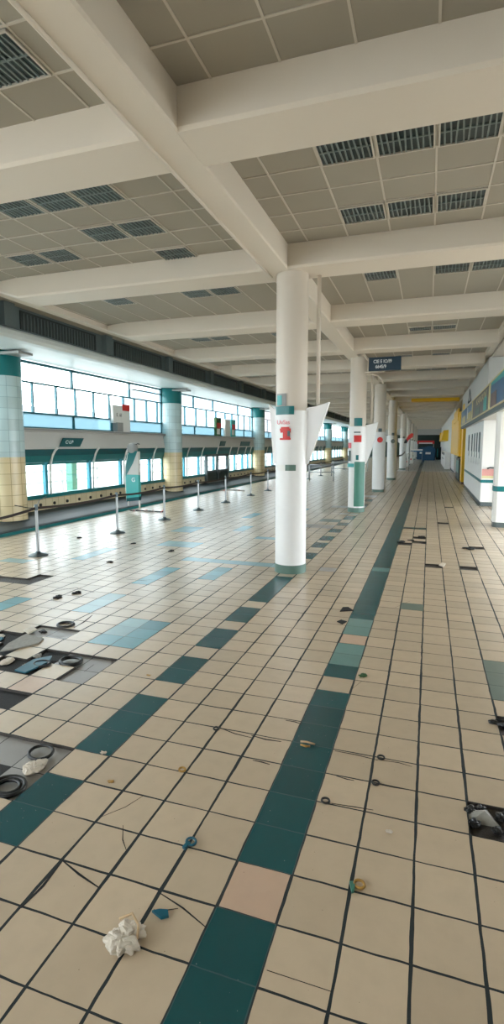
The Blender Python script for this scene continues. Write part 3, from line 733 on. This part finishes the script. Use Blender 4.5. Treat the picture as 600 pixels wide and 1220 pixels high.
MB().box(-.076, -.065, -2.3, -1.4, .08, .5).build('pale_picture', 'teallight', t)
MB().box(-.075, -.065, .0, 1.8, .10, .34).build('green_picture', 'greenbase', t)
t, h = board(21.3, 28.9, 'farthest shop board, blue with yellow pictures', 'boardblue')
MB().box(-.076, -.065, -3.2, -.6, .08, .42).build('yellow_picture', 'boardyellow', t)
MB().box(-.076, -.065, .4, 2.8, .08, .42).build('yellow_picture', 'boardyellow', t)
MB().box(-.078, -.065, -1.2, -.8, .2, .7).build('white_picture', 'white', t)
# upper boxed wall above the fascia
ub = MB(); ub.box(2.42, 6.3, 17.95, 33, 3.98, 5.18); rstruct('wall_right.001', ub, 'offwhite', 'boxed white wall above the fascia')
ub = MB(); ub.box(2.52, 6.3, -8, 101, 5.2, 5.40); rstruct('trim_6', ub, 'beam', 'cream lowered ceiling over the shops')
tr = MB(); tr.tube([(2.41, 25.6, 4.35), (2.41, 27.3, 4.35), (2.41, 26.6, 4.95)], .035, 6, closed=True); tag(tr.build('wall_emblem', 'slate'), 'small dark triangle outline on the upper right wall', 'emblem')
# unseen back wall of the shops; its opening is added to let in daylight
bw = MB(); bw.box(6.3, 6.6, -8.1, 6.0, 0, ZC); bw.box(6.3, 6.6, 17.5, 101, 0, ZC); bw.box(6.3, 6.6, 6.0, 17.5, 3.9, ZC); rstruct('wall_right.002', bw, 'offwhite', 'shop back wall with an added daylight opening')
# yellow unit
y = empty('yellow_shopfront', (2.38, 30.4, 0), 'tall yellow shopfront box with a pillar reaching the floor', 'shopfront')
MB().box(0, .6, 0, 1.2, .12, 4.55).build('pillar', 'yellow', y, bevel=.02)
MB().box(.02, .5, .02, 1.15, 0, .12).build('foot', 'boardbrown', y)
cn = MB(); cn.box(-.12, .9, 1.2, 13.5, 1.55, 4.2)
cn.build('canopy_box', 'yellow', y, bevel=.03)
MB().box(-.16, -.12, 1.6, 6.0, 1.7, 3.9).build('front_panel', 'yellow', y, bevel=.02)
MB().box(-.2, -.1, 2.2, 8, 3.7, 4.45).build('top_hood', 'yellow', y, bevel=.03)
vm = empty('vending_machine', (2.36, 32.4, 0), 'dark green machine standing under the yellow canopy', 'machine')
MB().box(0, .6, 0, 4.0, .05, 1.4).build('body', 'darkgreen', vm, bevel=.02)
MB().box(.05, .55, .1, 3.9, 0, .05).build('foot', 'black', vm)
MB().box(-.02, .0, .4, 3.2, .5, 1.25).build('front_grille', 'greenpanel', vm)
# far right counters and wall
fw = MB(); fw.box(2.55, 2.8, 44, 101, 0, 5.2); rstruct('wall_right.003', fw, 'white', 'far white wall on the right')
fbd = MB(); fbd.box(2.50, 2.55, 44, 101, 0, .12); struct(fbd.build('baseboard_right', 'slate'), 'grey skirting of the far right wall')
c = empty('service_counter', (2.0, 50, 0), 'white service counter with dark marks by the far right wall', 'counter')
MB().box(0, .5, 0, 16, 0, 1.5).build('body', 'white', c, bevel=.03)
for q in range(3): MB().box(-.02, 0, 2+q*3.5, 4.4+q*3.5, 1.25, 1.5).build('dark_mark', 'black', c)
MB().box(-.02, 0, 5, 11, .8, .92).build('grey_mark', 'grey', c)
u = empty('yellow_awning', (2.1, 60, 2.7), 'small yellow awning far down the right wall', 'awning')
MB().prism([(.45, 0), (-.25, .1), (-.05, 1.15), (.45, 1.2)], 'y', 0, 14).build('canopy', 'yellow', u)
MB().box(-.2, .45, 14.2, 14.5, 0, 1.2).build('end_panel', 'yellow', u)

bk_ = MB(); bk_.box(-2.5, 6.6, -8.4, -8.1, -.3, ZC+.2); bk_.box(-11.4, -2.5, -8.4, -8.1, -.3, 2.3); bk_.box(-11.4, -2.5, -8.4, -8.1, 5.1, ZC+.2); rstruct('wall_back_light_block', bk_, 'offwhite', 'added light-blocking wall behind the viewer with a daylight opening')  # unseen wall added to block light; the high gap lets some daylight in
fb2 = MB(); fb2.box(-11, 2.8, 97.5, 98, 4.05, ZC); rstruct('wall_far.001', fb2, 'offwhite', 'pale bulkhead over the far end')
# far end
fe = MB(); fe.box(-11.3, 6.6, 100.5, 101, 0, ZC); rstruct('wall_far', fe, 'darkgreen', 'dark end wall')
r = empty('red_shop_sign', (.2, 94, 0), 'red and white shop sign across the far end', 'sign')
MB().box(-1.6, 1.2, 0, .3, 2.45, 3.0).build('board', 'red', r); MB().box(-1.3, .9, -.03, 0, 2.47, 2.67).build('white_strip', 'white', r)
for x in (-1.5, 1.1): MB().box(x-.06, x+.06, .1, .2, 0, 2.45).build('leg', 'grey', r)
for n, (x, y_, w_, h_, lb_) in enumerate(((-.35, 84, .85, 2.0, 'left blue tarpaulin covered stall at the far end'), (.55, 79.5, .9, 2.15, 'middle blue tarpaulin covered stall at the far end'))):
    t = empty('covered_stall', (x, y_, 0), lb_, 'stall', 'blue covered stalls at the far end')
    MB().prism([(-w_, 0), (w_, 0), (w_*1.05, h_*.75), (w_*.45, h_), (-w_*.5, h_*.95), (-w_*1.04, h_*.7)], 'y', 0, 3).build('tarpaulin', 'tarp', t, bevel=.08)
    MB().box(-w_*.5, w_*.3, -.05, 0, .9, 1.2).build('pale_label', 'white', t)
t = empty('teal_cabinet', (1.95, 84, 0), 'dark teal cabinet with a pale strip at the far end right', 'cabinet')
MB().box(-.35, .4, 0, 1, 0, 1.95).build('body', 'darkgreen', t); MB().box(-.22, -.05, -.03, 0, .4, 1.7).build('pale_strip', 'teallight', t)
t = empty('long_banner', (-1.3, 70, 1.35), 'long pale blue banner between far columns', 'banner')
MB().box(-.9, 1.1, 0, .05, 0, .3).build('banner_cloth', 'boardblue', t); MB().box(-.9, 1.1, -.02, 0, .18, .34).build('white_edge', 'white', t)
for x in (-.85, 1.05): MB().tube([(x, 0, -1.35), (x, 0, 0)], .03, 6).build('leg', 'grey', t)
for n, (x, y_) in enumerate(((-1.75, 49.2), (-1.65, 54.8), (-1.5, 64.5))):
    t = empty('white_barrier', (x, y_, 0), ['near', 'middle', 'far'][n]+' white barrier panel standing between the far columns', 'barrier', 'white barrier panels between far columns')
    MB().box(-.25, .25, 0, 3.4, 0, 1.25+.1*n).build('body', 'white', t, bevel=.03)
    MB().box(-.1, .12, -.02, 0, .45, .62).build('red_mark', 'red' if n else 'slate', t)
    MB().box(.25, .27, .5, 2.2, .8, 1.0).build('dark_mark', 'slate', t)
# red hanging flag
t = empty('red_flag', (-1.0, 45, 2.5), 'dark red drooping flag high beside the fifth column', 'flag')
m = MB(); m.prism([(-.34, .0), (-.15, -.05), (.0, .22), (.30, .40), (.36, .68), (.18, .74), (-.05, .55), (-.22, .30)], 'y', -.05, .05); m.build('cloth', 'red', t, bevel=.02)
MB().prism([(-.42, -.12), (-.18, -.12), (-.12, .12), (-.3, .24)], 'y', -.08, .08).build('dark_fold', 'black', t)
MB().tube([(.05, 0, -2.5), (.08, 0, .5)], .02, 6).build('pole', 'steelbase', t)
t.location = (-1.05, 45, 2.5)
# black belt between 4th and 5th column
m = MB(); m.tube([(-1.5, 33.55, 1.46), (-1.3, 38, 1.50), (-1.35, 43, 1.55), (-1.5, 47.7, 1.62)], .06, 6)
tag(m.build('black_belt', 'black'), 'black barrier belt strung between the fourth and fifth round columns', 'barrier belt')

# ================================================================== SMALL THINGS ON THE FLOOR
def fragment(pts, z, th, mat, label, cat='debris', name='tile_fragment'):
    m = MB(); m.prism(pts, 'z', z, z+th); return tag(m.build(name, mat), label, cat)
def pt(i, j): return (i*T, j*T)
def crack(pts, w, label=None):
    """thin gap: closed ribbon that tapers to its ends; pts in tile units"""
    P = [Vector((i*T, j*T)) for i, j in pts]; L = []; R = []
    for k_, p in enumerate(P):
        d = (P[min(k_+1, len(P)-1)]-P[max(k_-1, 0)]).normalized(); n = Vector((-d.y, d.x))
        ww = w*(1 if 0 < k_ < len(P)-1 else .45)
        L.append(p+n*ww/2); R.append(p-n*ww/2)
    m = MB(); m.prism([(q.x, q.y) for q in L+R[::-1]], 'z', .0002, .0014); m.build('tile_crack', 'joint', floor)
CRACKS = [(0.016, [(-3.97, -0.03), (-3.93, 0.43), (-3.97, 0.97)]), (0.012, [(-4.0, 1.0), (-3.5, 0.83), (-3.0, 0.7)]), (0.006, [(-3.43, 2.1), (-3.23, 1.77), (-3.03, 1.57)]), (0.004, [(-3.97, 2.17), (-3.67, 2.57), (-3.5, 3.0)]), (0.008, [(-1.97, 0.93), (-1.5, 0.8), (-1.0, 0.6)]), (0.005, [(-1.93, 0.63), (-1.87, 0.6), (-1.7, 0.7), (-1.57, 0.77)]), (0.005, [(0.07, 0.27), (1.0, 0.27)]), (0.014, [(-2.07, 5.93), (-1.67, 5.87), (-1.27, 5.9)]), (0.012, [(-1.7, 4.93), (-1.47, 4.93), (-1.27, 4.9)]), (0.01, [(0.07, 5.93), (0.6, 5.93), (1.1, 5.87)]), (0.01, [(0.27, 4.97), (0.5, 4.93), (0.67, 4.93)]), (0.012, [(-1.43, 6.93), (-1.17, 6.93), (-0.97, 6.87)]), (0.01, [(-3.03, 6.03), (-2.5, 5.87), (-2.03, 5.83)]), (0.006, [(1.23, 5.9), (1.57, 5.93), (1.87, 5.87)]), (0.008, [(0.33, 4.03), (0.77, 4.07), (1.17, 4.1)]), (0.008, [(1.2, 4.97), (1.53, 4.97), (2.0, 5.0)]), (0.004, [(0.77, 18.1), (1.37, 19.4)]), (0.004, [(0.03, 9.4), (0.23, 9.97)]), (0.02, [(-11.73, 12.77), (-11.53, 11.9), (-11.47, 11.17)]), (0.015, [(-16.0, 15.23), (-15.27, 16.3), (-13.8, 15.83)]), (0.008, [(-8.5, 7.8), (-8.53, 8.37)]), (0.012, [(-13.73, 18.67), (-12.43, 18.7)]), (0.03, [(-32.47, 39.77), (-32.9, 41.77)]), (0.02, [(-26.8, 28.37), (-26.9, 30.03), (-24.57, 29.13)])]
for w_, c in CRACKS: crack(c, w_)

def crumple(name, loc, size, mat, label, seed, cat='litter', flat=.5, lobes=4, group=None):
    rnd = random.Random(seed); b = bmesh.new()
    for q in range(lobes):
        a = 2*PI*q/lobes+rnd.uniform(-.4, .4); r = size*.32 if q else 0
        mt = Matrix.Translation((r*math.cos(a), r*math.sin(a), size*flat*.4)) @ Matrix.Diagonal((1, rnd.uniform(.6, 1), flat*rnd.uniform(.8, 1.3), 1))
        bmesh.ops.create_icosphere(b, subdivisions=3, radius=size*rnd.uniform(.3, .46), matrix=mt)
    from mathutils import noise
    for v in b.verts:
        q = v.co*(3.6/size)+Vector((seed*3.1, seed, 0))
        n = (abs(noise.noise(q))-.18)*size*.34+noise.noise(q*2.3)*size*.05
        v.co += Vector((v.co.x, v.co.y, v.co.z-size*.15)).normalized()*n; v.co.z = max(v.co.z, 0.0)
    me = bpy.data.meshes.new(name); b.to_mesh(me); b.free(); me.materials.append(M[mat])
    o = bpy.data.objects.new(name, me); COL.objects.link(o); o.location = loc
    return tag(o, label, cat, group)
def ring(name, loc, R, r, mat, label, tilt=0, arc=2*PI, cat='debris'):
    m = MB(); n = 18; cl = arc > 6.2
    pts = [(R*math.cos(arc*q/n), R*math.sin(arc*q/n)*.8, r+tilt*R*(1+math.sin(arc*q/n))*.5) for q in range(n if cl else n+1)]
    m.tube(pts, r, 7, closed=cl); return tag(m.build(name, mat, loc=loc), label, cat)
crumple('crumpled_napkin', (-0.620, 0.010, 0), .13, 'rag', 'crumpled off-white napkin lying on cream tiles at the bottom left', 3, flat=.38, lobes=6)
m = MB(); m.tube([(-.05,.03,.05),(.0,.06,.065),(.05,.03,.05),(.065,-.01,.02)], .006, 6); tag(m.build('bent_wire','twig',loc=(-0.630, 0.020, 0)), 'pale bent wire curled over the crumpled napkin', 'wire')
fragment([(-0.580, 0.170), (-0.520, 0.150), (-0.490, 0.170), (-0.510, 0.200), (-0.550, 0.190)], .001, .012, 'bluerag', 'blue-green broken tile shard right of the crumpled napkin')
crumple('crumpled_plastic', (-1.92, 0.93, -.02), .13, 'rag', 'crumpled white plastic in the broken floor beside the left teal stripe', 5, flat=.35, lobes=5)
ring('hose_ring', (-2.0, 1.08, -.02), .09, .012, 'black', 'black hose ring curling behind the crumpled white plastic', .2)
ring('hose_ring', ((-1.940, 0.700, 0)[0], (-1.940, 0.700, 0)[1], -.02), .115, .014, 'black', 'black hose ring lying in the left pit, nearest the camera', .1)
ring('hose_ring', ((-1.940, 0.700, 0)[0], (-1.940, 0.700, 0)[1], -.02), .08, .013, 'black', 'small black ring inside the nearest hose ring', .1)
crumple('crumpled_plastic', (-2.16, .62, -.02), .13, 'greyrag', 'grey scrap of plastic in the left pit next to the hose ring', 8, flat=.3)
_p = (1.000, 1.370, 0)
m = MB(); m.add([(-.08,-.06,-.02),(.10,-.05,-.02),(.03,.10,-.018),(.01,.0,.035),(-.12,.03,-.02)], [(0,1,3),(1,2,3),(2,4,3),(4,0,3),(0,4,2,1)]); tag(m.build('torn_sheeting','greyrag',loc=(_p[0]-.02,_p[1]+.02,0)), 'torn grey sheeting heaped in the floor hole at the right edge', 'litter')
crumple('stone', (_p[0]+-0.090, _p[1]+0.050, -.02), 0.08, 'black', 'upper left black lump in the floor hole at the right edge', 20, cat='rubble', flat=.5, lobes=1)
crumple('stone', (_p[0]+-0.070, _p[1]+-0.060, -.02), 0.09, 'black', 'lower left black lump in the floor hole at the right edge', 21, cat='rubble', flat=.5, lobes=1)
crumple('stone', (_p[0]+0.060, _p[1]+-0.080, -.02), 0.09, 'black', 'lower right black lump in the floor hole at the right edge', 22, cat='rubble', flat=.5, lobes=1)
crumple('stone', (_p[0]+0.090, _p[1]+0.040, -.02), 0.10, 'black', 'upper right black lump in the floor hole at the right edge', 23, cat='rubble', flat=.5, lobes=1)
crumple('stone', (_p[0]+-0.020, _p[1]+0.090, -.02), 0.07, 'black', 'topmost black lump in the floor hole at the right edge', 24, cat='rubble', flat=.5, lobes=1)
crumple('stone', ((1.220, 2.570, 0)[0], (1.220, 2.570, 0)[1], -.02), .13, 'black', 'black lump in the upper hole at the right edge', 31, cat='rubble', flat=.4, lobes=2)
ring('wire_loop', (-0.930, 1.210, 0), 0.022, .007, 'brass', 'yellow-brown ringed scrap left of the centre stripe, nearer one', .3)
ring('wire_loop', (-0.910, 1.770, 0), 0.020, .007, 'black', 'dark ringed scrap left of the centre stripe, farther one', .3)
ring('wire_loop', (-0.590, 0.630, 0), 0.028, .007, 'bluerag', 'teal and dark scrap on a tile joint above the broken shard', .3)
ring('wire_loop', (0.340, 0.640, 0), 0.026, .007, 'brass', 'brown ring scrap with a green tab on a joint, right of the stripe', .3)
ring('wire_loop', (0.350, 1.790, 0), 0.022, .007, 'black', 'black loop on the joint, top one of three right of the stripe', .3)
ring('wire_loop', (0.340, 1.490, 0), 0.022, .007, 'black', 'black loop on the joint, middle one of three right of the stripe', .3)
ring('wire_loop', (0.060, 1.210, 0), 0.024, .007, 'black', 'black loop at the edge of the teal stripe, lowest of three', .3)
fragment([(0.290, 0.640), (0.320, 0.650), (0.320, 0.590), (0.310, 0.580)], .001, .014, 'greenpanel', 'small green tab beside the brown ring scrap')
fragment([(-0.620, 0.580), (-0.610, 0.630), (-0.590, 0.620), (-0.600, 0.570)], .001, .014, 'bluerag', 'small teal chip left of the dark scrap on the joint')
crumple('paper_scrap', (0.460, 1.070, 0), .035, 'rag', 'small white scrap on a cream tile right of the stripe', 41, lobes=2)
crumple('paper_scrap', (-1.550, 1.210, 0), .045, 'rag', 'small white scrap at the corner of the left teal stripe', 42, lobes=2)
m = MB(); m.tube([(0,0,.012),(.05,.005,.014),(.11,-.004,.012)], .007, 6); tag(m.build('twig','twig',loc=(-0.240, 1.800, 0)), 'upper pale twig lying across the teal stripe', 'twig')
m = MB(); m.tube([(0,0,.012),(.04,-.012,.014),(.07,.0,.012)], .007, 6); tag(m.build('twig','brass',loc=(-0.230, 1.760, 0)), 'lower reddish twig lying on the teal stripe', 'twig')
crumple('dry_leaf', (-1.320, 0.950, 0), .05, 'brass', 'brown dry leaf on a cream tile above the cracked tile', 44, lobes=2, flat=.2)
crumple('dry_leaf', (-1.900, 2.460, 0), .05, 'brass', 'dry leaf on the tile left of the teal pair', 45, lobes=2, flat=.2)
crumple('leaf_clump', (0.080, 3.110, 0), .07, 'foliage', 'dark leafy clump right of the faded teal tiles', 46, lobes=3, flat=.3)
fragment([(-0.460, 5.010), (-0.450, 5.200), (-0.380, 5.230), (-0.290, 5.100)], .001, .01, 'joint', 'half-round dark chip left of the stripe, upper one')
fragment([(-0.430, 4.590), (-0.390, 4.670), (-0.310, 4.630), (-0.350, 4.520)], .001, .01, 'joint', 'broken dark chip left of the stripe, lower one')
fragment([(-3.200, 2.120), (-3.210, 2.400), (-3.090, 2.530), (-3.020, 2.390), (-3.060, 2.110)], .004, .014, 'bluerag', 'dark blue sheet fragment over the left broken floor, nearer one')
fragment([(-3.710, 2.460), (-3.790, 2.660), (-3.820, 2.960), (-3.520, 2.910), (-3.480, 2.770), (-3.620, 2.540)], .004, .014, 'greyrag', 'blue grey sheet fragment over the left broken floor, farther one')
fragment([(-3.940, 3.060), (-3.930, 3.190), (-3.810, 3.140), (-3.800, 2.990)], .004, .016, 'rag', 'pale tile fragment in the small hole at upper left')
ring('hose_ring', ((-3.600, 3.400, 0)[0], (-3.600, 3.400, 0)[1], -.02), 0.10, .02, 'black', 'farthest black ring in the broken floor at the left', .1)
ring('hose_ring', ((-2.830, 2.500, 0)[0], (-2.830, 2.500, 0)[1], -.02), 0.11, .02, 'black', 'right-hand black ring in the broken floor at the left', .1)
ring('hose_ring', ((-3.060, 2.340, 0)[0], (-3.060, 2.340, 0)[1], -.02), 0.08, .02, 'black', 'middle black ring in the broken floor at the left', .1)
fragment([(-2.630, 1.680), (-2.610, 1.840), (-2.460, 1.740), (-2.540, 1.600)], -.012, .01, 'twig', 'cream slab remnant in the torn floor left of the screed tiles')
fragment([(0.840, 8.300), (0.900, 8.540), (0.970, 8.490), (0.920, 8.190)], .002, .012, 'rag', 'white chip in the dark slot hole right of the stripe')
crumple('rubble_clump', ((0.070, 10.540, 0)[0], (0.070, 10.540, 0)[1], 0), 0.16, 'joint', 'leftmost dark rubble clump in the broken tiles right of the stripe', 60, cat='rubble', lobes=4, flat=.18)
crumple('rubble_clump', ((0.280, 10.830, 0)[0], (0.280, 10.830, 0)[1], 0), 0.13, 'joint', 'second dark rubble clump in the broken tiles right of the stripe', 61, cat='rubble', lobes=4, flat=.18)
crumple('rubble_clump', ((0.520, 11.390, 0)[0], (0.520, 11.390, 0)[1], 0), 0.16, 'joint', 'third dark rubble clump in the broken tiles right of the stripe', 62, cat='rubble', lobes=4, flat=.18)
crumple('rubble_clump', ((1.510, 10.190, 0)[0], (1.510, 10.190, 0)[1], 0), 0.20, 'joint', 'rightmost dark rubble clump in the broken tiles right of the stripe', 63, cat='rubble', lobes=4, flat=.18)
crumple('rubble_clump', (-7.290, 8.640, 0), .12, 'joint', 'small dark debris clump in front of the kerb between the first two posts', 70, cat='rubble', lobes=3, flat=.25)
crumple('rubble_clump', (-5.080, 6.600, 0), .12, 'joint', 'small dark debris clump on the pale floor below the second post', 71, cat='rubble', lobes=3, flat=.25)
crumple('rubble_clump', (-4.450, 7.910, 0), .12, 'joint', 'small dark debris clump left of the first white column', 72, cat='rubble', lobes=3, flat=.25)
crumple('rubble_clump', (-5.650, 8.400, 0), .12, 'joint', 'small dark debris clump right below the second post foot', 73, cat='rubble', lobes=3, flat=.25)
crumple('rubble_clump', (-4.350, 4.630, 0), .12, 'joint', 'small dark debris clump above the left broken floor, right one', 74, cat='rubble', lobes=3, flat=.25)
crumple('rubble_clump', (-4.470, 4.360, 0), .12, 'joint', 'small dark debris clump above the left broken floor, left one', 75, cat='rubble', lobes=3, flat=.25)

for n_, (px_, py_, sz_, mt_, wh_) in enumerate(((-13.6, 9.5, .10, 'rag', 'farthest'), (-13.4, 9.3, .09, 'bluerag', 'blue'), (-11.5, 7.7, .12, 'rag', 'left'), (-10.9, 8.4, .10, 'greyrag', 'upper'), (-10.7, 7.5, .09, 'rag', 'nearest'), (-12.4, 10.5, .10, 'black', 'black'))):
    crumple('plastic_scrap', (px_*T, py_*T, -.02), sz_, mt_, wh_+' small scrap in the broken floor patches at the left', 90+n_, flat=.3, lobes=3)

# ================================================================== OUTSIDE
def building(x, y, w, d, h, mat, label, rows=6, cols=8):
    t = empty('building', (x, y, -.35), label, 'building', 'pale buildings beyond the windows')
    MB().box(-w/2, w/2, -d/2, d/2, 0, h).build('walls', mat, t)
    MB().box(-w/2-.2, w/2+.2, -d/2-.2, d/2+.2, h, h+.5).build('parapet', 'haze2', t)
    q = MB()
    for r_ in range(rows):
        for c_ in range(cols):
            z = 1.5+r_*(h-2)/rows; yy = -d/2+(c_+.25)*d/cols
            q.box(w/2, w/2+.05, yy, yy+d/cols*.5, z, z+(h-2)/rows*.5)
    q.build('windows', 'hazewin', t)
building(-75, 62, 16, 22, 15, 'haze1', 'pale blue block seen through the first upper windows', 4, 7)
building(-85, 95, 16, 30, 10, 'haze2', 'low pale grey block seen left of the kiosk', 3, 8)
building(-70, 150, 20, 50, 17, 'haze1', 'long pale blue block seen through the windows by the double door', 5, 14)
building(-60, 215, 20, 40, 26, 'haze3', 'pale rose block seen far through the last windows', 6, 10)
gp = empty('green_post', (-13.2, 16.1, -.35), 'green post standing outside the first lower windows', 'post')
MB().box(-.16, .16, -.16, .16, 0, 3.2).build('shaft', 'greenpanel', gp, bevel=.02); MB().box(-.3, .3, -.3, .3, 0, .5).build('base', 'teallight', gp)
rl = MB()
for z in (.5, 1.0): rl.box(-16.05, -15.95, 5, 60, z, z+.06)
for i in range(20): rl.box(-16.04, -15.96, 5+i*2.8, 5.08+i*2.8, -.35, 1.05)
tag(rl.build('outdoor_railing', 'grey'), 'long grey railing outside the lower windows', 'railing')
